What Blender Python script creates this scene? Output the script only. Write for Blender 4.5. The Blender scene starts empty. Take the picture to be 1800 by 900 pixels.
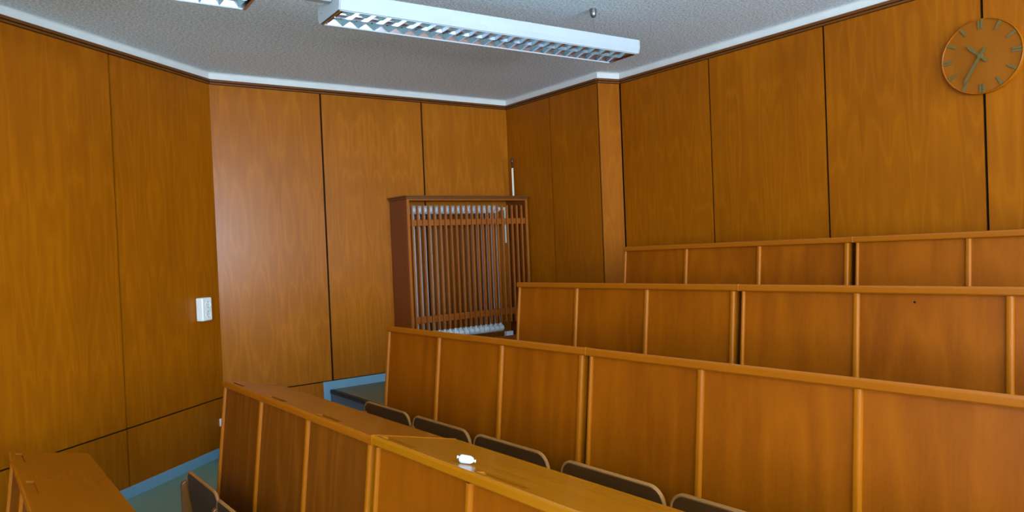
import bpy, bmesh, math, random
from mathutils import Vector, Matrix
random.seed(7)
scene = bpy.context.scene
COL = scene.collection

# ------------------------------------------------------------------ camera, world, light, exposure
EYE = 1.57                       # camera height above the lower floor
PITCH, ROLL, YAW, FPX = 0.017548, -0.041308, 0.620325, 1300.8
fwd = Vector((-math.cos(YAW)*math.cos(PITCH), math.sin(YAW)*math.cos(PITCH), -math.sin(PITCH)))
r0 = Vector((math.sin(YAW), math.cos(YAW), 0)); u0 = r0.cross(fwd)
rgt = r0*math.cos(ROLL) + u0*math.sin(ROLL)
upv = -r0*math.sin(ROLL) + u0*math.cos(ROLL)
cam = bpy.data.cameras.new('camera'); cam_o = bpy.data.objects.new('camera', cam); COL.objects.link(cam_o)
m = Matrix((rgt, upv, -fwd)).transposed().to_4x4(); m.translation = Vector((0, 0, EYE))
cam_o.matrix_world = m
cam.sensor_fit = 'HORIZONTAL'; cam.sensor_width = 36.0; cam.lens = FPX/1800*36.0
cam.clip_start = 0.02
scene.camera = cam_o
scene.view_settings.view_transform = 'Standard'; scene.view_settings.look = 'None'
scene.view_settings.gamma = 1.0; scene.view_settings.use_curve_mapping = False
scene.view_settings.exposure = 0.0

world = bpy.data.worlds.new('world'); scene.world = world; world.use_nodes = True
bg = world.node_tree.nodes['Background']
bg.inputs[0].default_value = (0.62, 0.80, 1.0, 1); bg.inputs[1].default_value = 1.0

WX = 3.0                         # window wall
WINDOWS = [(-2.7, -0.9), (-0.6, 1.2), (1.5, 4.1)]
SILL, HEAD = 1.0, 2.75
FRONT_WINDOWS = [(-1.7, -0.3), (0.0, 1.3), (1.6, 2.8)]    # x ranges in the front wall, behind the viewer
SKY_COL = (0.66, 0.83, 1.0)
def daylight(cx, cy, width, aim, power):
    L = bpy.data.lights.new('window_daylight', 'AREA'); L.shape = 'RECTANGLE'
    L.size = width; L.size_y = HEAD - SILL
    L.energy = power*width*(HEAD-SILL); L.color = SKY_COL
    lo = bpy.data.objects.new('window_daylight', L); COL.objects.link(lo)
    lo.location = (cx, cy, (SILL+HEAD)/2)
    lo.rotation_euler = Vector(aim).to_track_quat('-Z', 'Y').to_euler()
for a, b in WINDOWS: daylight(WX+0.30, (a+b)/2, b-a, (-1, 0, .75), 108)
for a, b in FRONT_WINDOWS: daylight((a+b)/2, -3.30, b-a, (0, 1, .75), 38)

# ------------------------------------------------------------------ materials
def newmat(name):
    mt = bpy.data.materials.new(name); mt.use_nodes = True
    nt = mt.node_tree; return mt, nt, nt.nodes['Principled BSDF']
def lin(c):
    return tuple(((v/255)/12.92 if v/255 <= .04045 else ((v/255+.055)/1.055)**2.4) for v in c) + (1,)
def plain(name, rgb, rough=.5, metal=0.0, spec=.5, bump=0, bscale=80):
    mt, nt, b = newmat(name)
    n = nt.nodes.new('ShaderNodeTexNoise'); n.inputs['Scale'].default_value = 9; n.inputs['Detail'].default_value = 4
    tc = nt.nodes.new('ShaderNodeTexCoord'); nt.links.new(tc.outputs['Object'], n.inputs['Vector'])
    mx = nt.nodes.new('ShaderNodeMix'); mx.data_type = 'RGBA'
    c = lin(rgb); mx.inputs[6].default_value = tuple(v*.9 for v in c[:3])+(1,); mx.inputs[7].default_value = tuple(min(1, v*1.06) for v in c[:3])+(1,)
    nt.links.new(n.outputs['Fac'], mx.inputs[0]); nt.links.new(mx.outputs[2], b.inputs['Base Color'])
    b.inputs['Roughness'].default_value = rough; b.inputs['Metallic'].default_value = metal
    b.inputs['Specular IOR Level'].default_value = spec
    if bump:
        n2 = nt.nodes.new('ShaderNodeTexNoise'); n2.inputs['Scale'].default_value = bscale; n2.inputs['Detail'].default_value = 3
        nt.links.new(tc.outputs['Object'], n2.inputs['Vector'])
        bp = nt.nodes.new('ShaderNodeBump'); bp.inputs['Strength'].default_value = bump; bp.inputs['Distance'].default_value = .01
        nt.links.new(n2.outputs['Fac'], bp.inputs['Height']); nt.links.new(bp.outputs[0], b.inputs['Normal'])
    return mt

def wood(name, dark, light, grain='Z', cath=1.0, rough=.36, spec=.5, blotch=.5, streak=1.0, figure=1.0, leaf=0):
    """veneer: fine fibres along the grain, cathedral figure, broad tone change, all in object space"""
    mt, nt, b = newmat(name); N = nt.nodes.new; K = nt.links.new
    tc = N('ShaderNodeTexCoord'); oi = N('ShaderNodeObjectInfo')
    mul = N('ShaderNodeMath'); mul.operation = 'MULTIPLY'; mul.inputs[1].default_value = 37.0
    K(oi.outputs['Random'], mul.inputs[0])
    add = N('ShaderNodeVectorMath'); add.operation = 'ADD'
    K(tc.outputs['Object'], add.inputs[0]); K(mul.outputs[0], add.inputs[1])
    lv = None
    if leaf:                                            # book-matched veneer leaves: the figure mirrors at every leaf joint
        sx = N('ShaderNodeSeparateXYZ'); K(tc.outputs['Object'], sx.inputs[0])
        pl = N('ShaderNodeMath'); pl.operation = 'PINGPONG'; pl.inputs[1].default_value = leaf; K(sx.outputs[0], pl.inputs[0])
        lf = N('ShaderNodeMath'); lf.operation = 'MULTIPLY_ADD'; lf.inputs[1].default_value = .14; K(sx.outputs[0], lf.inputs[0]); K(pl.outputs[0], lf.inputs[2])
        cx_ = N('ShaderNodeCombineXYZ'); K(lf.outputs[0], cx_.inputs[0]); K(sx.outputs[1], cx_.inputs[1]); K(sx.outputs[2], cx_.inputs[2])
        lv = N('ShaderNodeVectorMath'); lv.operation = 'ADD'; K(cx_.outputs[0], lv.inputs[0]); K(mul.outputs[0], lv.inputs[1])
    def mapped(across, along, src=None):
        mp = N('ShaderNodeMapping')
        s = {'Z': (across, across, along), 'X': (along, across, across), 'Y': (across, along, across)}[grain]
        mp.inputs['Scale'].default_value = s; K((src or add).outputs[0], mp.inputs['Vector']); return mp
    # cathedral figure: contour lines of a stretched noise
    m1 = mapped(6.5, .95, lv) if leaf else mapped(3.1, .42); n1 = N('ShaderNodeTexNoise'); n1.inputs['Scale'].default_value = 1.0; n1.inputs['Detail'].default_value = 2.5; n1.inputs['Roughness'].default_value = .42
    K(m1.outputs[0], n1.inputs['Vector'])
    k = N('ShaderNodeMath'); k.operation = 'MULTIPLY'; k.inputs[1].default_value = 26*cath; K(n1.outputs['Fac'], k.inputs[0])
    pp = N('ShaderNodeMath'); pp.operation = 'PINGPONG'; pp.inputs[1].default_value = 1.0; K(k.outputs[0], pp.inputs[0])
    pw = N('ShaderNodeMath'); pw.operation = 'POWER'; pw.inputs[1].default_value = 2.2; K(pp.outputs[0], pw.inputs[0])
    # fibres
    m2 = mapped(150, 2.6); n2 = N('ShaderNodeTexNoise'); n2.inputs['Scale'].default_value = 1.0; n2.inputs['Detail'].default_value = 3
    K(m2.outputs[0], n2.inputs['Vector'])
    m2b = mapped(32, .7); n2b = N('ShaderNodeTexNoise'); n2b.inputs['Scale'].default_value = 1.0; n2b.inputs['Detail'].default_value = 2
    K(m2b.outputs[0], n2b.inputs['Vector'])
    # broad tone
    m3 = mapped(2.2, .8); n3 = N('ShaderNodeTexNoise'); n3.inputs['Scale'].default_value = 1.0; n3.inputs['Detail'].default_value = 3
    K(m3.outputs[0], n3.inputs['Vector'])
    def ma(op, a, bb):
        q = N('ShaderNodeMath'); q.operation = op
        for i, v in enumerate((a, bb)):
            if isinstance(v, (int, float)): q.inputs[i].default_value = v
            else: K(v, q.inputs[i])
        return q.outputs[0]
    f = ma('ADD', ma('MULTIPLY', pw.outputs[0], .55*figure), ma('MULTIPLY', n2.outputs['Fac'], .30*streak))
    f = ma('ADD', f, ma('MULTIPLY', n2b.outputs['Fac'], .40*streak))
    f = ma('ADD', f, ma('MULTIPLY', n3.outputs['Fac'], .75*blotch))
    f = ma('SUBTRACT', f, .17*figure + .35*streak + .375*blotch - .5)
    mx = N('ShaderNodeMix'); mx.data_type = 'RGBA'; mx.clamp_factor = True
    mx.inputs[6].default_value = lin(dark); mx.inputs[7].default_value = lin(light)
    K(f, mx.inputs[0]); K(mx.outputs[2], b.inputs['Base Color'])
    b.inputs['Roughness'].default_value = rough; b.inputs['Specular IOR Level'].default_value = spec
    bp = N('ShaderNodeBump'); bp.inputs['Strength'].default_value = .06; bp.inputs['Distance'].default_value = .002
    K(n2.outputs['Fac'], bp.inputs['Height']); K(bp.outputs[0], b.inputs['Normal'])
    return mt

M_wall = wood('wall_veneer', (126, 62, 0), (168, 92, 2), 'Z', cath=.62, rough=.42, spec=.15, blotch=1.0, figure=.48, leaf=.165)
M_wallmid = wood('wall_veneer_middle', (128, 64, 4), (178, 102, 16), 'Z', cath=.62, rough=.27, spec=.27, blotch=.7, figure=.45, leaf=.165)
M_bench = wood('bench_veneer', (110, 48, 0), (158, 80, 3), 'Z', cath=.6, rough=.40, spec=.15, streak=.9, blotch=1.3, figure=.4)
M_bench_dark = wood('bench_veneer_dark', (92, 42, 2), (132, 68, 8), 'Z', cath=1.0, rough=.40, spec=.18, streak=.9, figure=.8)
M_solid = wood('solid_lipping', (134, 66, 2), (164, 90, 6), 'Z', cath=.5, rough=.30, spec=.11, streak=.8, blotch=.6, figure=.3)
M_solid_x = wood('solid_rail', (130, 66, 6), (166, 96, 16), 'X', cath=.5, rough=.30, streak=.8, blotch=.4, figure=.4)
M_desk = wood('desk_laminate', (138, 68, 4), (160, 86, 8), 'X', cath=.3, rough=.24, spec=.4, streak=.5, blotch=.6, figure=.3)
M_desk2 = wood('desk_laminate_yellow', (144, 78, 2), (176, 104, 8), 'X', cath=.3, rough=.26, spec=.4, streak=.6, blotch=.6, figure=.4)
M_trim = wood('dark_moulding', (88, 46, 12), (120, 68, 22), 'X', cath=.4, rough=.4, spec=.3, streak=.6, figure=.3)
M_cab = wood('cover_veneer', (104, 48, 6), (132, 66, 12), 'Z', cath=.6, rough=.4, spec=.25, streak=.6, figure=.3)
M_slat = wood('cover_slat', (128, 62, 10), (166, 90, 22), 'Z', cath=.4, rough=.36, spec=.3, streak=.6, figure=.3)
M_seat = wood('seat_plywood', (64, 36, 12), (92, 54, 20), 'X', cath=.5, rough=.42, spec=.2, streak=.7, figure=.5)
M_seatrim = wood('seat_ply_edge', (140, 88, 40), (178, 122, 66), 'X', cath=.4, rough=.25, streak=.8)
M_clock = wood('clock_face', (124, 64, 4), (150, 84, 12), 'Z', cath=.6, rough=.5, spec=.12, streak=.6, figure=.5)
M_gap = plain('groove_black', (26, 16, 8), .8, spec=.1)
M_plaster = plain('white_plaster', (214, 214, 210), .8, spec=.2)
M_white = plain('white_enamel', (172, 180, 186), .4)
M_duct = plain('grey_duct', (150, 154, 154), .5)
M_plastic = plain('white_plastic', (228, 228, 222), .35)
M_alu = plain('louvre_aluminium', (186, 190, 202), .16, metal=1.0)
M_tube = plain('lamp_tube_white', (240, 240, 238), .2)
M_rad = plain('radiator_enamel', (226, 232, 236), .35)
M_blue = plain('blue_skirting_vinyl', (118, 156, 178), .45)
M_riser = plain('blue_grey_riser', (92, 108, 122), .5)
M_floor = plain('green_linoleum', (122, 152, 130), .5, bump=.05, bscale=40)
M_step = plain('dark_green_linoleum', (112, 120, 98), .5, bump=.05, bscale=40)
M_nose = plain('nosing_rubber', (30, 36, 32), .45)
M_nosel = plain('nosing_edge_light', (150, 158, 140), .4)
M_mark = plain('clock_marker_olive', (100, 84, 44), .6, spec=.2)
M_metal = plain('steel_grey', (120, 120, 116), .35, metal=.8)
M_darkmetal = plain('tarnished_valve', (74, 66, 48), .4, metal=.7)
M_pipe = plain('cream_pipe_paint', (214, 208, 184), .4)
M_hole = plain('socket_hole_dark', (24, 24, 24), .6)
M_paper = plain('white_wrapper', (196, 216, 222), .3)
M_teal = plain('wrapper_print_teal', (150, 214, 224), .3)
M_chip = plain('bare_wood_chip', (232, 186, 124), .6)
M_outwall = plain('front_wall_paint', (236, 236, 234), .8)

def ceiling_mat():
    mt, nt, b = newmat('rough_cast_ceiling'); N = nt.nodes.new; K = nt.links.new
    tc = N('ShaderNodeTexCoord')
    n = N('ShaderNodeTexNoise'); n.inputs['Scale'].default_value = 64; n.inputs['Detail'].default_value = 3; n.inputs['Roughness'].default_value = .6
    K(tc.outputs['Object'], n.inputs['Vector'])
    v = N('ShaderNodeTexVoronoi'); v.inputs['Scale'].default_value = 70; K(tc.outputs['Object'], v.inputs['Vector'])
    n3 = N('ShaderNodeTexNoise'); n3.inputs['Scale'].default_value = 1.1; n3.inputs['Detail'].default_value = 3; K(tc.outputs['Object'], n3.inputs['Vector'])
    r = N('ShaderNodeValToRGB'); K(n.outputs['Fac'], r.inputs[0])
    r.color_ramp.elements[0].position = .36; r.color_ramp.elements[0].color = lin((190, 207, 215))
    r.color_ramp.elements[1].position = .60; r.color_ramp.elements[1].color = lin((238, 250, 254))
    e = r.color_ramp.elements.new(.70); e.color = lin((250, 250, 250))
    K(r.outputs[0], b.inputs['Base Color'])
    b.inputs['Roughness'].default_value = .75; b.inputs['Specular IOR Level'].default_value = .3
    bp = N('ShaderNodeBump'); bp.inputs['Strength'].default_value = .8; bp.inputs['Distance'].default_value = .010
    K(n.outputs['Fac'], bp.inputs['Height']); K(bp.outputs[0], b.inputs['Normal'])
    return mt
M_ceil = ceiling_mat()

def glass_mat():
    mt, nt, b = newmat('window_glass'); N = nt.nodes.new; K = nt.links.new
    t = N('ShaderNodeBsdfTransparent'); g = N('ShaderNodeBsdfGlossy'); g.inputs['Roughness'].default_value = .02
    mx = N('ShaderNodeMixShader'); mx.inputs[0].default_value = .06
    K(t.outputs[0], mx.inputs[1]); K(g.outputs[0], mx.inputs[2]); K(mx.outputs[0], nt.nodes['Material Output'].inputs[0])
    return mt
M_glass = glass_mat()

# ------------------------------------------------------------------ mesh helpers
def box(bm, x0, x1, y0, y1, z0, z1, fn=None):
    P = [(x0,y0,z0),(x1,y0,z0),(x1,y1,z0),(x0,y1,z0),(x0,y0,z1),(x1,y0,z1),(x1,y1,z1),(x0,y1,z1)]
    v = [bm.verts.new(fn(*p) if fn else p) for p in P]
    for f in ((0,3,2,1),(4,5,6,7),(0,1,5,4),(1,2,6,5),(2,3,7,6),(3,0,4,7)): bm.faces.new([v[i] for i in f])
def prism(bm, pts, a, b, axis='X'):
    """closed polygon pts (2D) swept from a to b along axis (X: pts=(y,z), Y: pts=(x,z), Z: pts=(x,y))"""
    def P(p, t): return {'X': (t, p[0], p[1]), 'Y': (p[0], t, p[1]), 'Z': (p[0], p[1], t)}[axis]
    A = [bm.verts.new(P(p, a)) for p in pts]; B = [bm.verts.new(P(p, b)) for p in pts]
    n = len(pts); bm.faces.new(A[::-1]); bm.faces.new(B)
    for i in range(n): bm.faces.new((A[i], A[(i+1) % n], B[(i+1) % n], B[i]))
def tube(bm, p0, p1, r, seg=10, r1=None):
    p0, p1 = Vector(p0), Vector(p1); d = (p1-p0).normalized()
    s = d.orthogonal().normalized(); t = d.cross(s); r1 = r if r1 is None else r1
    A = [bm.verts.new(p0+(s*math.cos(2*math.pi*i/seg)+t*math.sin(2*math.pi*i/seg))*r) for i in range(seg)]
    B = [bm.verts.new(p1+(s*math.cos(2*math.pi*i/seg)+t*math.sin(2*math.pi*i/seg))*r1) for i in range(seg)]
    bm.faces.new(A[::-1]); bm.faces.new(B)
    for i in range(seg): bm.faces.new((A[i], A[(i+1) % seg], B[(i+1) % seg], B[i]))
def lathe(bm, prof, seg=24, M=None):
    """prof: list of (r, z); rotated about z, then M"""
    rings = []
    for r, z in prof:
        rings.append([bm.verts.new(((M @ Vector((r*math.cos(2*math.pi*i/seg), r*math.sin(2*math.pi*i/seg), z))) if M else (r*math.cos(2*math.pi*i/seg), r*math.sin(2*math.pi*i/seg), z))) for i in range(seg)])
    bm.faces.new(rings[0][::-1]); bm.faces.new(rings[-1])
    for A, B in zip(rings, rings[1:]):
        for i in range(seg): bm.faces.new((A[i], A[(i+1) % seg], B[(i+1) % seg], B[i]))
def mesh_of(name, bm, mat):
    bmesh.ops.recalc_face_normals(bm, faces=bm.faces)
    me = bpy.data.meshes.new(name); bm.to_mesh(me); bm.free()
    for mm in (mat if isinstance(mat, (list, tuple)) else [mat]): me.materials.append(mm)
    return me
def link(name, me, parent=None, bevel=0, seg=2, smooth=False):
    o = bpy.data.objects.new(name, me); COL.objects.link(o)
    if parent is not None: o.parent = parent
    if bevel:
        b = o.modifiers.new('bevel', 'BEVEL'); b.width = bevel; b.segments = seg; b.limit_method = 'ANGLE'; b.angle_limit = .6
    if smooth:
        for p in me.polygons: p.use_smooth = True
        me.set_sharp_from_angle(angle=.7)
    return o
def obj(name, bm, mat, parent=None, bevel=0, seg=2, smooth=False):
    return link(name, mesh_of(name, bm, mat), parent, bevel, seg, smooth)
def NB(): return bmesh.new()
def thing(name, label, cat, mw=None, group=None):
    o = bpy.data.objects.new(name, None); COL.objects.link(o); o.empty_display_size = .1
    if mw is not None: o.matrix_world = mw
    tag(o, label, cat, group); return o
def tag(o, label, cat, group=None):
    o['label'] = label; o['category'] = cat
    if group: o['group'] = group
def struct(o, label=None, cat=None):
    o['kind'] = 'structure'
    if label: o['label'] = label
    if cat: o['category'] = cat
    return o
def frame(origin, d, n):
    """local x = d (along), y = n (into the room), z up"""
    d = Vector(d).normalized(); n = Vector(n).normalized(); w = d.cross(n)
    mm = Matrix((d, n, w)).transposed().to_4x4(); mm.translation = Vector(origin); return mm

# ------------------------------------------------------------------ setting: room shell
XB, YC, YC2 = -6.064, 4.33, 4.545
ZT, ZTT, ZC = 1.335+EYE, 1.375+EYE, 1.43+EYE        # panel top, moulding top, ceiling
GRV = .455                                           # horizontal groove above the lower floor
GAP = .017; PT = .014                                # groove width and depth

bm = NB(); box(bm, -6.3, 4.3, -3.3, 4.9, -.1, 0)
struct(obj('floor', bm, M_floor), 'dull teal green linoleum floor beside the left wall', 'floor')
bm = NB(); box(bm, -6.3, 4.3, -3.3, 4.9, ZC, ZC+.1)
struct(obj('ceiling', bm, M_ceil), 'grey rough textured ceiling with fine white flecks', 'ceiling')

def panelled_wall(name, label, origin, d, n, length, splits, zs, mat, crown=True, back=.12, ends=(0, 0)):
    """backing board with one veneer panel object per field; local x along, y into the room (front of the panels at y=0)"""
    mw = frame(origin, d, n); bm = NB()
    x0, x1 = -ends[0], length+ends[1]
    sgn = 1 if mw.col[2][2] > 0 else -1
    Z = lambda z: z*sgn
    def bx(b, a0, a1, y0, y1, z0, z1): box(b, a0, a1, y0, y1, *(sorted((Z(z0), Z(z1)))))
    bx(bm, x0, x1, -back, -PT, 0, ZC)
    w = obj(name, bm, M_gap); w.matrix_world = mw; struct(w, label, 'wall')
    for a, b_ in zip(splits, splits[1:]):
        for z0, z1 in zs:
            bm = NB(); bx(bm, a+GAP/2, b_-GAP/2, -PT, 0, z0, z1)
            obj('panel', bm, mat, w)
    if crown:
        bm = NB(); bx(bm, x0, x1, -PT, .016, ZT+.021, ZTT); bx(bm, x0, x1, -PT, .010, ZT+.003, ZT+.017)
        t = obj('crown_moulding', bm, M_trim, w, bevel=.0015, seg=1)
        pts = [(-PT, ZTT), (-.001, ZTT), (-.001, ZC-.018)] + [(-.001+.018*(1-math.cos(q*math.pi/10)), ZC-.018+.018*math.sin(q*math.pi/10)) for q in range(1, 6)] + [(-PT, ZC)]
        bm = NB(); prism(bm, [(y, Z(z)) for y, z in pts], x0, x1, 'X')
        obj('plaster_cove', bm, M_plaster, w)
    return w

# left wall (slanting), middle wall, boxed-out corner wall with its lit return, right (rear) wall
dA = Vector((.6344, -.7730, 0)); nA = Vector((.7730, .6344, 0))
cornerAB = Vector((XB, 1.494, 0))
LA = 5.81
w_left = panelled_wall('wall_left', 'slanting wood panelled wall at the left edge with one horizontal groove', cornerAB, dA, nA, LA,
              [-GAP/2, .998, 1.996, 2.994, 3.99, 4.9, LA], [(.072, GRV-.005), (GRV+.005, ZT)], M_wall)
panelled_wall('wall_middle', 'brightly sheened wood panelled wall behind the radiator cover', (XB, 1.494, 0), (0, 1, 0), (1, 0, 0), YC-1.494,
              [-GAP/2, .900, 1.873, YC-1.494+GAP/2], [(.0, GRV-.005), (GRV+.005, ZT)], M_wallmid, ends=(0, .13))
panelled_wall('wall_corner', 'dark boxed-out wood panelled wall right of the radiator cover', (XB, YC, 0), (1, 0, 0), (0, -1, 0), 1.358,
              [-GAP/2, .689, 1.352], [(.0, ZT)], M_wall, back=.33, ends=(.13, 0))
dR = Vector((.049, .215, 0)).normalized(); nR = Vector((.215, -.049, 0)).normalized()
panelled_wall('wall_return', 'narrow bright wood return between boxed-out corner and rear wall', (XB+1.360, YC, 0), dR, nR, .2205,
              [-.004, .2225], [(.0, ZT)], M_wall, back=.05)
xr = -4.653
panelled_wall('wall_right', 'rear wood panelled wall carrying the round clock', (xr, YC2, 0), (1, 0, 0), (0, -1, 0), WX-xr,
              [0]+[.957+.945*i for i in range(7)]+[WX-xr], [(.0, ZT)], M_wall)
bm = NB(); nq = 18; ringv = []          # faint ring-shaped dent high on the left wall
sgnA = 1 if w_left.matrix_world.col[2][2] > 0 else -1
for q in range(nq+1):
    a = math.radians(150+q*190/nq)
    c_ = Vector((.405-.030*math.cos(a), 0, sgnA*(1.133+EYE+.030*math.sin(a)))); e_ = Vector((-math.cos(a), 0, sgnA*math.sin(a)))
    ringv.append([bm.verts.new(c_+e_*.0022+Vector((0, .0002, 0))), bm.verts.new(c_+Vector((0, .0016, 0))), bm.verts.new(c_-e_*.0022+Vector((0, .0002, 0)))])
for A, B in zip(ringv, ringv[1:]):
    for j in range(3): bm.faces.new((A[j], A[(j+1) % 3], B[(j+1) % 3], B[j]))
obj('ring_mark', bm, M_solid, w_left)
# unseen sides: front wall and window wall
def window_wall(name, label, lo, hi, openings, place):
    bm = NB(); ed = lo
    for a, b in openings:
        place(bm, ed, a, 0, .3, 0, ZC); place(bm, a, b, 0, .3, 0, SILL); place(bm, a, b, 0, .3, HEAD, ZC); ed = b
    place(bm, ed, hi, 0, .3, 0, ZC)
    struct(obj(name, bm, M_outwall), label, 'wall')
WN = [0]
def window(a, b, place, where):
    WN[0] += 1; bm = NB(); t = .05
    place(bm, a, b, .06, .12, SILL, SILL+t); place(bm, a, b, .06, .12, HEAD-t, HEAD)
    for y in (a, (a+b)/2-t/2, b-t): place(bm, y, y+t, .06, .12, SILL+t, HEAD-t)
    f = struct(obj('window_%d' % WN[0], bm, M_white), 'white framed window in the %s, outside the frame' % where, 'window')
    for p, q in ((a+t, (a+b)/2-t/2), ((a+b)/2+t/2, b-t)):
        bm = NB(); place(bm, p, q, .087, .092, SILL+t, HEAD-t); obj('pane', bm, M_glass, f)
pl_side = lambda bm, a, b, d0, d1, z0, z1: box(bm, WX+d0, WX+d1, a, b, z0, z1)
pl_front = lambda bm, a, b, d0, d1, z0, z1: box(bm, a, b, -3.0-d1, -3.0-d0, z0, z1)
window_wall('wall_window', 'painted window wall outside the frame on the right', -3.0, 4.9, WINDOWS, pl_side)
window_wall('wall_front', 'painted front wall with windows behind the viewer', -2.6, WX+.3, FRONT_WINDOWS, pl_front)
for k_, (a, b) in enumerate(WINDOWS): window(a, b, pl_side, 'window wall, ' + ['nearest the front', 'in the middle', 'nearest the rear'][k_])
for k_, (a, b) in enumerate(FRONT_WINDOWS): window(a, b, pl_front, 'front wall, ' + ['left end', 'in the middle', 'right end'][k_])

# skirting
def skirt(name, label, mw, pieces):
    bm = NB()
    for p in pieces: box(bm, *p)
    o = obj(name, bm, M_blue, None, bevel=.002, seg=1); o.matrix_world = mw
    return struct(o, label, 'skirting')
mwA = frame(cornerAB, dA, nA)
sA = -1 if mwA.col[2][2] < 0 else 1
bm = NB(); box(bm, 0.0, LA, 0, .008, *sorted((0, sA*.075)))
o = obj('baseboard_left', bm, M_blue, None, bevel=.002, seg=1); o.matrix_world = mwA; struct(o, 'blue vinyl skirting along the left wall', 'skirting')

# stepped floor: three tiers, each a slab with nosing
TH = .0334; RISE = .1913
def yline(i, x): return 1.468 + .9*(i-1) + math.tan(TH)*(x-XB)
TIERN = ['first (lowest) step of the stepped floor behind the front benches', 'dark green second step with black nosing beside the middle wall', 'third step below the radiator cover', 'top step under the rear bench row']
for i in range(1, 4):
    z0, z1 = RISE*(i-1), RISE*i
    yb = 4.9
    bm = NB()
    xa, xb_ = XB+.001, WX-.001
    prism(bm, [(xa, yline(i, xa)), (xb_, yline(i, xb_)), (xb_, YC2-.001), (xr+.04, YC2-.001), (xr-.05, YC-.001), (xa, YC-.001)], z0, z1-.006, 'Z')
    t = struct(obj('tier_floor', bm, M_riser), TIERN[i-1], 'step')
    bm = NB()
    prism(bm, [(xa, yline(i, xa)+.03), (xb_, yline(i, xb_)+.03), (xb_, YC2-.001), (xr+.04, YC2-.001), (xr-.05, YC-.001), (xa, YC-.001)], z1-.006, z1, 'Z')
    obj('linoleum', bm, M_step, t)
    bm = NB()
    fn = lambda x, y, z, i=i: (x, yline(i, x)+y, z)
    box(bm, xa+.02, xb_, -.012, .024, z1-.006, z1+.002, fn); box(bm, xa+.02, xb_, -.012, -.004, z1-.03, z1-.006, fn)
    obj('nosing', bm, M_nose, t)
    bm = NB(); box(bm, xa+.02, xb_, .024, .031, z1-.006, z1+.003, fn); obj('nosing_strip', bm, M_nosel, t)
# skirting on the middle wall, stepping with the tiers
bm = NB()
T = .008
box(bm, XB, XB+T, 2.306, 3.263, 2*RISE, 2*RISE+.071)
box(bm, XB, XB+T, 2.306, 2.366, RISE, 2*RISE)
box(bm, XB, XB+T, 1.50, 2.306, RISE, RISE+.071)
struct(obj('baseboard_middle', bm, M_blue, None), 'light blue skirting stepping up the middle wall beside the second step', 'skirting')

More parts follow.
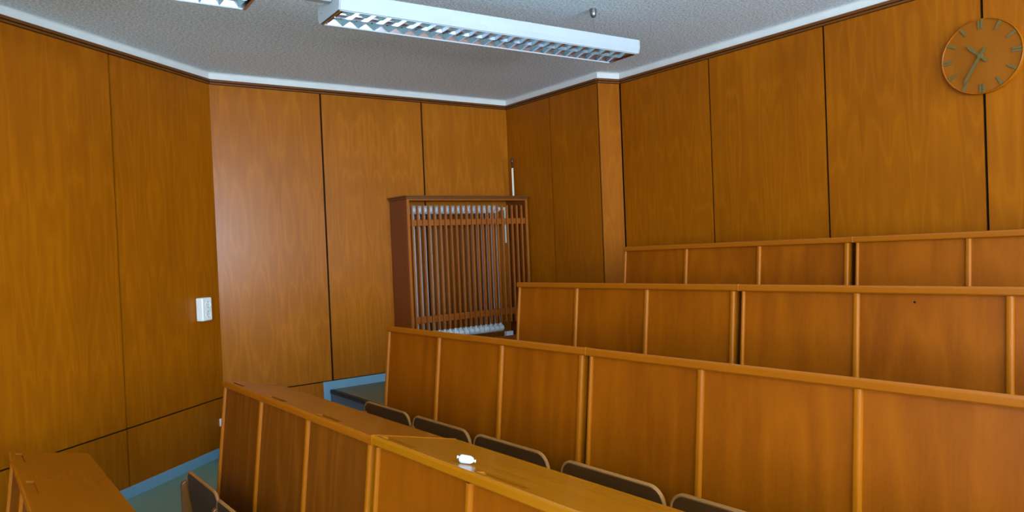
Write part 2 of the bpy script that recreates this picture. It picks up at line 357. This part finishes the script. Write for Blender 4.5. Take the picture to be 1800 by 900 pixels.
# ------------------------------------------------------------------ lecture benches
PITCHB = .538; SEC = 1.653
uu = Vector((.99937769, .03336913, .0114342)); hh = Vector((-.03337131, .99944302, 0)); ww = uu.cross(hh)
def O(k): return Vector((-3.938+.042*k, .0534+.8992*k, -.8231+.1913*k+EYE))
LEAN = .117
SL = .2304
def bench(k, sec, npan, label, darkset=()):
    H = (.747 if k == 0 else .938)
    base = O(k) + uu*(sec*SEC) - ww*H
    tilt = uu.z/ww.z
    floor_z = 0 if k == 0 else RISE*(k-1)
    zoff = (base.z - floor_z)                                   # height of the base point over its floor
    zb = lambda x: -zoff - tilt*x + .0005                       # local height of the floor under x
    mw = Matrix((uu, hh, ww)).transposed().to_4x4(); mw.translation = base
    t = thing('lecture_bench', label, 'bench', mw, 'tiered lecture benches')
    W = (npan*PITCHB + .022) if sec == 0 else npan*PITCHB + .025
    lastx = W
    top_end = SEC-.003 if sec == 0 else W+.016
    dep = .315 if sec == 0 else .335
    raise_ = .004 if (sec and k == 1) else .0
    # desk top: sloping board with pencil grooves, rounded nosing in front
    def S(s, d=0): return (s*math.cos(SL)+d*math.sin(SL)*-1*0, H+raise_-s*math.sin(SL)+d)
    xs = [0.0 if sec == 0 else .002]; gx = []
    for i in range(npan):
        a = .035+.552*i if sec == 0 else .02+.552*i
        gx.append((a, a+.20)); xs += [a, a+.20]
    xs.append(top_end)
    ss = [.007, .022, .049, dep]
    bm = NB(); gd = .006
    def depth(ci, si): return gd if (si == 1 and ci % 2 == 1) else 0
    for ci in range(len(xs)-1):
        for si in range(len(ss)-1):
            d = depth(ci, si)
            q = [(xs[ci], ss[si]), (xs[ci+1], ss[si]), (xs[ci+1], ss[si+1]), (xs[ci], ss[si+1])]
            mid = (q[0][0]+q[1][0])/2; ins = lambda x: x+(.012 if x < mid else -.012) if d else x
            f = bm.faces.new([bm.verts.new((ins(x), *S(s, -d))) for x, s in q])
            if d:
                f.material_index = 0
                for j in range(4):
                    (xa, sa), (xb2, sb) = q[j], q[(j+1) % 4]
                    bm.faces.new([bm.verts.new((xa, *S(sa, 0))), bm.verts.new((xb2, *S(sb, 0))), bm.verts.new((ins(xb2), *S(sb, -d))), bm.verts.new((ins(xa), *S(sa, -d)))])
    th = .033
    prof = [S(ss[0])] + [(.007-.007*math.sin(q), S(ss[0])[1]-.008*(1-math.cos(q))) for q in (.5, 1.0, 1.57)] + [(0, H-.028+raise_), (.004, H-th+raise_), (.02, H-th+raise_), S(dep, -.024), S(dep, 0)]
    for pa, pb in zip(prof, prof[1:]):
        bm.faces.new([bm.verts.new((xs[0], *pa)), bm.verts.new((xs[-1], *pa)), bm.verts.new((xs[-1], *pb)), bm.verts.new((xs[0], *pb))])
    for x in (xs[0], xs[-1]): bm.faces.new([bm.verts.new((x, *p)) for p in prof])
    bmesh.ops.remove_doubles(bm, verts=bm.verts, dist=.0002)
    obj('desk_top', bm, M_desk2 if (sec and k == 1) else M_desk, t)
    if sec == 1:                                                 # pale lipping along the left edge of the joint
        bm = NB(); box(bm, -.0035, .0025, .006, dep*math.cos(SL), -.012, .0015, lambda x, y, z: (x, y, H+raise_-y*math.tan(SL)+z)); box(bm, -.0035, .0025, -.001, .006, -.032, -.001, lambda x, y, z: (x, y, H+raise_+z))
        l = obj('edge_lipping', bm, M_solid, t, bevel=.0015, seg=1)
    zt = H-th-.001
    front = lambda x, y, z: (x, y+.022+LEAN*(z-H), z)
    # panels between the posts
    pr = [.022 if sec == 0 else .025] + [(.022 if sec == 0 else .025)+PITCHB*(i+1) for i in range(npan)]
    if sec == 0: pr[-1] -= .006
    else: pr[0] += .005
    for i in range(npan):
        a, b = pr[i]-.004, pr[i+1]-.028+.004
        bm = NB()
        P = [(a, 0), (b, 0), (b, .016), (a, .016)]
        A = [bm.verts.new(front(x, y, zb(x))) for x, y in P]; B = [bm.verts.new(front(x, y, zt)) for x, y in P]
        bm.faces.new(A[::-1]); bm.faces.new(B)
        for j in range(4): bm.faces.new((A[j], A[(j+1) % 4], B[(j+1) % 4], B[j]))
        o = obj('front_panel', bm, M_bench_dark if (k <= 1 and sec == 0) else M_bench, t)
    if k == 3 and sec == 1:                                      # dark knot hole in the second panel
        bm = NB(); kx, kz = 2.425-SEC, H-.064
        lathe(bm, [(.0045, 0), (.0045, .0006)], 10, Matrix.Translation(front(kx, -.0004, kz)) @ Matrix.Rotation(math.radians(90), 4, 'X')); obj('knot', bm, M_gap, t)
    # rounded posts
    for i, r in enumerate(pr):
        wd = (.022 if sec == 0 else .018) if i == 0 else .028
        bm = NB(); n = 12
        pts = [(r-wd, .018)] + [(r-wd/2-wd/2*math.cos(math.pi*q/n), .004-.016*(1-abs(math.cos(math.pi*q/n))**4)**.6) for q in range(n+1)] + [(r, .018)]
        A = [bm.verts.new(front(x, y, zb(x))) for x, y in pts]; B = [bm.verts.new(front(x, y, zt)) for x, y in pts]
        bm.faces.new(A[::-1]); bm.faces.new(B)
        for j in range(len(pts)): bm.faces.new((A[j], A[(j+1) % len(pts)], B[(j+1) % len(pts)], B[j]))
        obj('post', bm, M_solid, t, smooth=True)
    # end boards carrying the desk top
    for x in (.003, lastx-.021):
        bm = NB()
        pts = [(.037+LEAN*(zb(x)-H), zb(x+.018)), (.10, zb(x+.018)), (dep-.05, S(dep-.05)[1]-.03), (.037, H-.034)]
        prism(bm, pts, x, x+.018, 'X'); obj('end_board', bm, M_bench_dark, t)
    # folding seats on their standards (the front row has none)
    if k:
        for i in range(npan):
            cx = pr[i]+(PITCHB-.028)/2+.055
            low = .04 if (k == 1 and i >= 1) else 0.0
            s = seat_mesh; o = link('seat', s, t, 0, smooth=True)
            ang = .16 + low*1.2
            o.matrix_local = Matrix.Translation((cx - (0 if k == 1 else .078), -.146 + (0 if k == 1 else .043), H-.741 - (0 if k == 1 else .012))) @ Matrix.Rotation(ang, 4, 'X')
            e = link('seat_edge', seat_edge, o, 0, smooth=True)
        for i, r in enumerate(pr):
            st = link('seat_standard', standard_mesh, t, .004, 2)
            st.matrix_local = Matrix.Translation((r-.014 + (0.012 if i == 0 else 0), 0, H-.456)) 
            bx0 = st
    return t

# seat: upright bent plywood pan, width .48, with rounded top corners and pale ply edge
def rr(w, h, r, n=7):
    pts = [(-w/2, 0), (w/2, 0)]
    for q in range(n+1):
        a = q/n*math.pi/2; pts.append((w/2-r+r*math.cos(a), h-r+r*math.sin(a)))
    for q in range(n+1):
        a = math.pi/2+q/n*math.pi/2; pts.append((-w/2+r+r*math.cos(a), h-r+r*math.sin(a)))
    return pts
SW, SH, SR = .512, .358, .062
def bend(z): return -.018*math.sin(max(0, z)/SH*math.pi)*0.6
def seat_build():
    bm = NB(); pts = rr(SW-.004, SH-.002, SR)
    zsl = [0, .08, .16, .24]
    for y in (-.006, .006):
        pass
    # plate with three horizontal folds
    rows = [0, .07, .14, .21, SH-.002-SR] + [SH-.002-SR+SR*math.sin(q*math.pi/14) for q in range(1, 8)]
    def halfw(z):
        w2 = (SW-.004)/2
        if z <= SH-.002-SR: return w2
        q = z-(SH-.002-SR); return w2-SR+math.sqrt(max(0, SR*SR-q*q))
    F = [[bm.verts.new((sx*halfw(z), -.0055+bend(z), z)) for sx in (-1, 1)] for z in rows]
    B = [[bm.verts.new((sx*halfw(z), .0055+bend(z), z)) for sx in (-1, 1)] for z in rows]
    for a in range(len(rows)-1):
        bm.faces.new((F[a][0], F[a][1], F[a+1][1], F[a+1][0])); bm.faces.new((B[a][1], B[a][0], B[a+1][0], B[a+1][1]))
        for s in (0, 1): bm.faces.new((F[a][s], F[a+1][s], B[a+1][s], B[a][s]))
    bm.faces.new((F[0][0], F[0][1], B[0][1], B[0][0])); bm.faces.new((F[-1][0], F[-1][1], B[-1][1], B[-1][0]))
    return mesh_of('seat', bm, M_seat)
def seat_edge_build():
    bm = NB(); pts = rr(SW, SH, SR)[1:] + [(-SW/2, 0)]
    O_ = []; 
    for i, (x, z) in enumerate(pts):
        a = pts[max(0, i-1)]; b = pts[min(len(pts)-1, i+1)]
        tx, tz = b[0]-a[0], b[1]-a[1]; l = math.hypot(tx, tz) or 1; nx, nz = -tz/l, tx/l      # inward
        y = bend(z)
        O_.append([bm.verts.new(p) for p in ((x+nx*.004, y-.0075, z+nz*.004), (x, y-.004, z), (x, y+.004, z), (x+nx*.004, y+.0075, z+nz*.004), (x+nx*.010, y+.0062, z+nz*.010), (x+nx*.010, y-.0062, z+nz*.010))])
    for A, B in zip(O_, O_[1:]):
        for j in range(6): bm.faces.new((A[j], A[(j+1) % 6], B[(j+1) % 6], B[j]))
    bm.faces.new(O_[0]); bm.faces.new(O_[-1][::-1])
    return mesh_of('seat_edge', bm, M_seatrim)
seat_mesh = seat_build(); seat_edge = seat_edge_build()
def standard_build():
    """board standing out from the bench front, round-nosed at the top; origin at its top"""
    bm = NB(); n = 8; yf, yb = -.222, -.04
    pts = [(yb-.03, -.40), (yf+.05, -.40), (yf, -.30), (yf, -.025)] + [(yf+.025-.025*math.cos(q*math.pi/2/n), -.025+.025*math.sin(q*math.pi/2/n)) for q in range(1, n+1)] + [(yf+.06, 0), (yb-.02, -.09)]
    prism(bm, pts, -.014, .014, 'X'); return mesh_of('seat_standard', bm, M_seatrim2)
M_seatrim2 = wood('standard_beech', (100, 56, 16), (134, 80, 28), 'Z', cath=.4, rough=.3, streak=.6)
standard_mesh = standard_build()

ORD = ['front bench in the lower left corner, seen end-on from above',
       'left section of the first full bench row, with three dark front panels',
       'left section of the second bench row, in front of the radiator cover',
       'left section of the third bench row, right of the radiator cover',
       'left section of the rearmost bench row, right of the bright wall return']
ORD2 = ['', 'right section of the first full bench row, with the small white roll on its desk',
        'right section of the second bench row, its wide panels filling the lower right',
        'right section of the third bench row, with a dark knot in one panel',
        'right section of the rearmost bench row, below the round clock']
for k in range(5):
    bench(k, 0, 3, ORD[k])
    if k: bench(k, 1, 4, ORD2[k])

# small white roll lying on the desk of the first row
P = O(1)+uu*2.119; H0 = 0
c = P + hh*(.060*math.cos(SL)) + ww*(-.060*math.sin(SL)+.004)
mn = (ww*math.cos(SL)+hh*math.sin(SL)).normalized()
dv = Vector((.60, .79, 0)); dv = (dv-mn*dv.dot(mn)).normalized()
R_ = .0125
mw = Matrix((dv, mn.cross(dv), mn)).transposed().to_4x4(); mw.translation = c
t = thing('wrapped_roll', 'small white wrapped roll with twisted ends lying on the first-row desk', 'wrapper', mw)
bm = NB(); MX = Matrix.Translation((0, 0, R_)) @ Matrix.Rotation(math.radians(90), 4, 'Y')
lathe(bm, [(.003, -.0215), (.009, -.0195), (R_, -.014), (R_*.97, 0), (R_*.9, .012), (.007, .0195), (.003, .0215)], 16, MX)
obj('roll', bm, M_paper, t, smooth=True)
for s, zr in ((-1, .016), (1, .011)):
    bm = NB(); lathe(bm, [(.0025, 0), (.003, .003), (.005, .006), (.0035, .0075)], 8, Matrix.Translation((s*.020, 0, zr)) @ Matrix.Rotation(s*math.radians(90), 4, 'Y')); obj('twisted_end', bm, M_paper, t, smooth=True)
bm = NB(); lathe(bm, [(.0045, 0), (.0045, .0006)], 10, Matrix.Translation((-.012, -R_*.80, R_*.62)) @ Matrix.Rotation(math.radians(113), 4, 'X')); obj('print_spot', bm, M_teal, t)['label'] = 'pale turquoise printed spot'

# ------------------------------------------------------------------ radiator cover with the radiator inside
CF = -5.725; y0c, y1c = 2.998, 4.300; zt_c = .448+EYE
f2, f3 = 2*RISE, 3*RISE
t = thing('radiator_cover', 'slatted wooden radiator cover with corniced top against the middle wall', 'radiator cover', Matrix.Translation((-5.9, 3.65, f2)))
def part(name, bm, mat, par=t, bevel=.0015, **kw):
    o = obj(name, bm, mat, par, bevel, 1, **kw); o.matrix_parent_inverse = Matrix.Translation((5.9, -3.65, -f2)); return o
bm = NB(); box(bm, XB+.002, CF-.02, y0c, y0c+.018, f2+.0005, zt_c-.03); part('side_panel', bm, M_cab)
bm = NB(); box(bm, XB+.002, CF-.02, y1c-.018, y1c, f3+.0005, zt_c-.03); part('side_panel', bm, M_cab)
bm = NB(); box(bm, CF-.02, CF, y0c, y0c+.024, f2+.0005, zt_c-.03); part('stile', bm, M_slat)
bm = NB(); box(bm, CF-.02, CF, y1c-.024, y1c, f3+.0005, zt_c-.03); part('stile', bm, M_slat)
bm = NB(); box(bm, CF-.02, CF, y0c+.024, y1c-.024, .405+EYE, zt_c-.03); part('top_rail', bm, M_slat)
bm = NB(); box(bm, CF-.02, CF, y0c+.024, y1c-.024, f3+.02, f3+.12); part('bottom_rail', bm, M_slat)
bm = NB(); box(bm, XB+.002, CF+.012, y0c-.012, y1c+.005, zt_c-.030, zt_c-.016); box(bm, XB+.002, CF+.022, y0c-.022, y1c+.012, zt_c-.011, zt_c); box(bm, XB+.002, CF+.004, y0c-.006, y1c-.002, zt_c-.017, zt_c-.010)
part('cornice_top', bm, M_trim)
for za, zb2 in ((.183, .237), (-.675, -.615)):
    bm = NB(); box(bm, CF-.038, CF-.026, y0c+.018, y1c-.018, za+EYE, zb2+EYE); part('cross_rail', bm, M_slat)
bm = NB(); box(bm, CF-.026, CF-.002, -.007, .007, 0, 1.105); slat = mesh_of('slat', bm, M_slat)
for i in range(22):
    o = link('slat', slat, t, .001, 1); o.location = (0, 3.047+i*.0563-3.65, -.745+EYE-f2); o.matrix_parent_inverse = Matrix.Translation((5.9, 0, 0))
# radiator: column sections
r = thing('radiator', 'bluish white column radiator behind the wooden slats', 'radiator', Matrix.Translation((-5.9, 3.6, f3)))
bm = NB(); xr0 = -.075; zA, zBt = .10, 1.352
def colsec(bm):
    for x in (.068, -.02): tube(bm, (x, 0, .16), (x, 0, 1.28), .0105, 8)
    for zc, hh_ in ((1.285, .04), (.15, .04)):
        pts = [(.024+.070*math.cos(a), zc+hh_*math.sin(a)) for a in [q*math.pi/6 for q in range(12)]]
        prism(bm, pts, -.024, .024, 'Y')
colsec(bm); sec = mesh_of('radiator_section', bm, M_rad)
for i in range(18):
    o = link('radiator_section', sec, r, .004, 2); o.location = (0, -.555+i*.0563, .04)
bm = NB(); tube(bm, (0, -.57, .19), (0, .46, .19), .022, 12); tube(bm, (0, -.57, 1.325), (0, .46, 1.325), .02, 12); obj('header_pipe', bm, M_rad, r, smooth=True)
bm = NB(); tube(bm, (.03, .43, 1.33), (.03, .53, 1.33), .018, 12); tube(bm, (.03, .53, 1.33), (.03, .53, 1.0), .012, 10); obj('inlet_valve', bm, M_pipe, r, smooth=True)
bm = NB(); box(bm, -.09, .10, -.555, .47, 0, .05); box(bm, -.02, .02, .50, .58, .0, .14); obj('foot_bracket', bm, M_rad, r, bevel=.003)

# vent pipe rising from the cover in the corner
p = thing('vent_pipe', 'thin cream vent pipe with tarnished valve standing in the wall corner', 'pipe', Matrix.Translation((-5.90, 4.262, zt_c)))
bm = NB(); tube(bm, (0, 0, .0005), (0, 0, .285), .0105, 12); obj('pipe', bm, M_pipe, p, smooth=True)
bm = NB(); lathe(bm, [(.0075, .285), (.0075, .30), (.006, .302), (.006, .312), (.0115, .318), (.0115, .328), (.008, .333), (.0125, .338), (.0135, .375), (.009, .382)], 12); obj('valve', bm, M_darkmetal, p, smooth=True)

# ------------------------------------------------------------------ clock
ck = thing('wall_clock', 'round wooden wall clock with olive hour marks showing about 10:35', 'clock', frame((-1.803, YC2, .920+EYE), (1, 0, 0), (0, -1, 0)))
sg = -1                                             # local z points down in this frame
RC = .205
mface = Matrix.Rotation(math.radians(-90), 4, 'X')   # lathe z -> +y
bm = NB(); lathe(bm, [(RC-.004, .001), (RC-.004, .026)], 64, mface); obj('dial', bm, M_clock, ck)
bm = NB(); prof = [(RC-.006, .001), (RC, .001), (RC+.001, .03), (RC-.002, .033), (RC-.006, .030)]
rings = []
for i in range(64):
    a = 2*math.pi*i/64; rings.append([bm.verts.new((q*math.cos(a), y, q*math.sin(a))) for q, y in prof])
for i in range(64):
    A, B = rings[i], rings[(i+1) % 64]
    for j in range(5): bm.faces.new((A[j], A[(j+1) % 5], B[(j+1) % 5], B[j]))
obj('rim', bm, M_solid, ck, smooth=True)
def radial(bm, deg, r0_, r1_, w0, w1, y0_, y1_, off=0):
    a = math.radians(deg); er = Vector((math.sin(a), 0, sg*math.cos(a))); et = Vector((math.cos(a), 0, -sg*math.sin(a)))
    P = [er*r0_-et*(w0/2-off), er*r1_-et*(w1/2-off), er*r1_+et*(w1/2+off), er*r0_+et*(w0/2+off)]
    A = [bm.verts.new((v.x, y0_, v.z)) for v in P]; B = [bm.verts.new((v.x, y1_, v.z)) for v in P]
    bm.faces.new(A[::-1]); bm.faces.new(B)
    for j in range(4): bm.faces.new((A[j], A[(j+1) % 4], B[(j+1) % 4], B[j]))
for hmark in range(12):
    bm = NB()
    if hmark % 3 == 0:
        for s in (-1, 1): radial(bm, hmark*30, .150, .198, .009, .012, .0262, .031, s*.0075)
    else: radial(bm, hmark*30, .148, .198, .010, .017, .0262, .031)
    obj('hour_mark', bm, M_mark, ck)
bm = NB(); radial(bm, 316, -.045, .075, .014, .018, .034, .038); radial(bm, 316, .075, .098, .018, .002, .034, .038); obj('hour_hand', bm, M_mark, ck)
bm = NB(); radial(bm, 212, -.052, .135, .014, .017, .041, .045); radial(bm, 212, .135, .160, .017, .005, .041, .045); obj('minute_hand', bm, M_mark, ck)
bm = NB(); lathe(bm, [(.012, .026), (.012, .047)], 16, mface); obj('hub', bm, M_mark, ck)

# ------------------------------------------------------------------ wall socket and small fitting
def on_wall(a, z): return cornerAB + dA*a + Vector((0, 0, z))
sk = thing('double_socket', 'white surface-mounted double power socket on the slanting left wall', 'socket', frame(on_wall(.225, 1.167), dA, nA))
mloc = sk.matrix_world
# local z may point down: symmetric object except for order
bm = NB(); box(bm, -.055, .055, .0005, .062, -.088, .088); obj('housing', bm, M_plastic, sk, bevel=.010, seg=3, smooth=True)
for s in (-1, 1):
    cz = s*.036 - .002
    Mx = Matrix.Translation((-.006, .0622, cz)) @ Matrix.Rotation(math.radians(-90), 4, 'X')
    bm = NB(); seg = 28
    rings = []
    for rr_, y in ((.030, 0), (.030, .0035), (.024, .0035), (.022, .0006)):
        rings.append([bm.verts.new(Mx @ Vector((rr_*math.cos(2*math.pi*i/seg), rr_*math.sin(2*math.pi*i/seg), y))) for i in range(seg)])
    for A, B in zip(rings, rings[1:]):
        for i in range(seg): bm.faces.new((A[i], A[(i+1) % seg], B[(i+1) % seg], B[i]))
    bm.faces.new(rings[-1]); bm.faces.new(rings[0][::-1])
    pl = obj('outlet', bm, M_plastic, sk, smooth=True)
    bm = NB()
    for q in (-1, 1):
        lathe(bm, [(.003, .0005), (.003, .0012)], 8, Mx @ Matrix.Translation((q*.0095, 0, .0004)))
        box(bm, -.004, .004, q*.021-.0015, q*.021+.0015, .0010, .0042, lambda x, y, z: tuple(Mx @ Vector((x, y, z))))
    obj('contact_hole', bm, M_hole, pl)
bm = NB(); box(bm, -.015, .015, .0005, .03, -.03, .03)
o = obj('wall_fitting', bm, M_plastic, None, bevel=.004, seg=2); o.matrix_world = frame(on_wall(.058, .268), dA, nA)
tag(o, 'small white wall fitting peeking out beside the first full bench row', 'fitting')

# ------------------------------------------------------------------ luminaires
ZB = 1.150+EYE; XL = -3.455; HW = .148; LH = .083
def luminaire(ya, yb, label):
    mw = Matrix.Translation((XL, (ya+yb)/2, ZB)) @ Matrix.Rotation(-.028, 4, 'Z')
    t = thing('louvre_luminaire', label, 'ceiling light', mw, 'suspended louvre luminaires')
    L2 = (yb-ya)/2
    def prof(o=0): return [(-HW+.012, 0), (-HW, .030), (-HW, LH-.004), (-HW+.004, LH), (HW-.004, LH), (HW, LH-.004), (HW, .030), (HW-.012, 0)]
    # open trough: outer profile and inner shell
    tk = .004
    outer = prof(); inner = [(HW-.012-.010, 0), (HW-.022, .030), (HW-.022, LH-tk-.01), (-HW+.022, LH-tk-.01), (-HW+.022, .030), (-HW+.022, 0)]
    bm = NB(); prism(bm, outer+inner, -L2+.006, L2-.006, 'Y'); obj('housing', bm, M_white, t)
    for s in (-1, 1):
        bm = NB(); prism(bm, prof(), s*L2-.004*(s > 0), s*L2+.004*(s < 0), 'Y'); e = obj('end_plate', bm, M_white, t)
        bm = NB()
        for x, z in ((-.095, .045), (.095, .06)):
            lathe(bm, [(.003, 0), (.003, .0012)], 8, Matrix.Translation((x, s*L2, z)) @ Matrix.Rotation(-s*math.radians(90), 4, 'X'))
        obj('screw', bm, M_metal, e)
    # mirror reflector above the lamps
    bm = NB(); wi = HW-.0225
    n = 8; pts = []
    for half in (-1, 1):
        pass
    top = [(-wi, .004)] + [(-wi+ (wi)*q/n, .004+.062*math.sin(math.pi*min(q/n, 1-q/n)**.6)**.7 if 0 < q < n else .004) for q in range(1, n)] + [(0, .006)]
    top += [(-x, z) for x, z in top[::-1][1:]]
    A = [bm.verts.new((x, -L2+.03, z)) for x, z in top]; B = [bm.verts.new((x, L2-.03, z)) for x, z in top]
    for j in range(len(top)-1): bm.faces.new((A[j], A[j+1], B[j+1], B[j]))
    C_ = [bm.verts.new((x, -L2+.03, z+.002)) for x, z in top]; D_ = [bm.verts.new((x, L2-.03, z+.002)) for x, z in top]
    for j in range(len(top)-1): bm.faces.new((C_[j+1], C_[j], D_[j], D_[j+1]))
    obj('reflector', bm, M_alu, t, smooth=True)
    for s in (-1, 1):
        bm = NB(); tube(bm, (s*.066, -L2+.03, .050), (s*.066, L2-.03, .050), .013, 14); obj('lamp_tube', bm, M_tube, t, smooth=True)
    # cross blades: V-shaped aluminium, one mesh shared
    bm = NB(); prism(bm, [(-.0012, .002), (.0012, .002), (.011, .033), (-.011, .033)], -wi, -.004, 'X')
    prism(bm, [(-.0012, .002), (.0012, .002), (.011, .033), (-.011, .033)], .004, wi, 'X')
    blade = mesh_of('louvre_blade', bm, M_alu)
    NB_ = 22; step = (yb-ya-.07)/NB_
    for i in range(NB_+1):
        o = link('louvre_blade', blade, t); o.location = (0, -L2+.035+i*step, 0)
    bm = NB(); prism(bm, [(-.0015, .001), (.0015, .001), (.006, .034), (-.006, .034)], -L2+.03, L2-.03, 'Y'); obj('louvre_spine', bm, M_alu, t)
    for s in (-1, 1):
        bm = NB(); box(bm, s*(wi-.001)-.002, s*(wi-.001)+.002, -L2+.01, L2-.01, -.003, .004); obj('louvre_frame', bm, M_white, t)
        bm = NB(); box(bm, -wi, wi, s*(L2-.014)-.006, s*(L2-.014)+.006, -.003, .03); obj('louvre_frame', bm, M_alu, t)
    # suspensions
    zc = ZC-ZB
    for s in (-1, 1):
        y = s*(L2-.25)
        bm = NB(); lathe(bm, [(.003, zc-.056), (.012, zc-.052), (.018, zc-.040), (.020, zc-.025), (.020, zc-.0008)], 20, Matrix.Translation((.008, y, 0))); obj('ceiling_cup', bm, M_metal, t, smooth=True)
        bm = NB(); tube(bm, (.008, y, LH+.028), (.008, y, zc-.05), .0012, 6); obj('suspension_wire', bm, M_metal, t)
        bm = NB(); lathe(bm, [(.011, LH), (.011, LH+.005), (.0035, LH+.008), (.0035, LH+.03), (.002, LH+.034)], 12, Matrix.Translation((.008, y, 0))); box(bm, -.05, .06, y-.012, y+.012, LH, LH+.004); obj('wire_clip', bm, M_metal, t, smooth=True)
    return t
luminaire(1.437, 3.394, 'white suspended louvre luminaire in full view above the benches')
luminaire(-.93, 1.059, 'white suspended louvre luminaire cut off by the top left frame edge')
bm = NB(); box(bm, -.022, .022, -.185, .185, .058, .080)
o = obj('connecting_duct', bm, M_duct, None, bevel=.002, seg=1); o.location = (XL+.01, 1.248, ZB)
tag(o, 'short grey cable duct joining the two ceiling luminaires', 'duct')
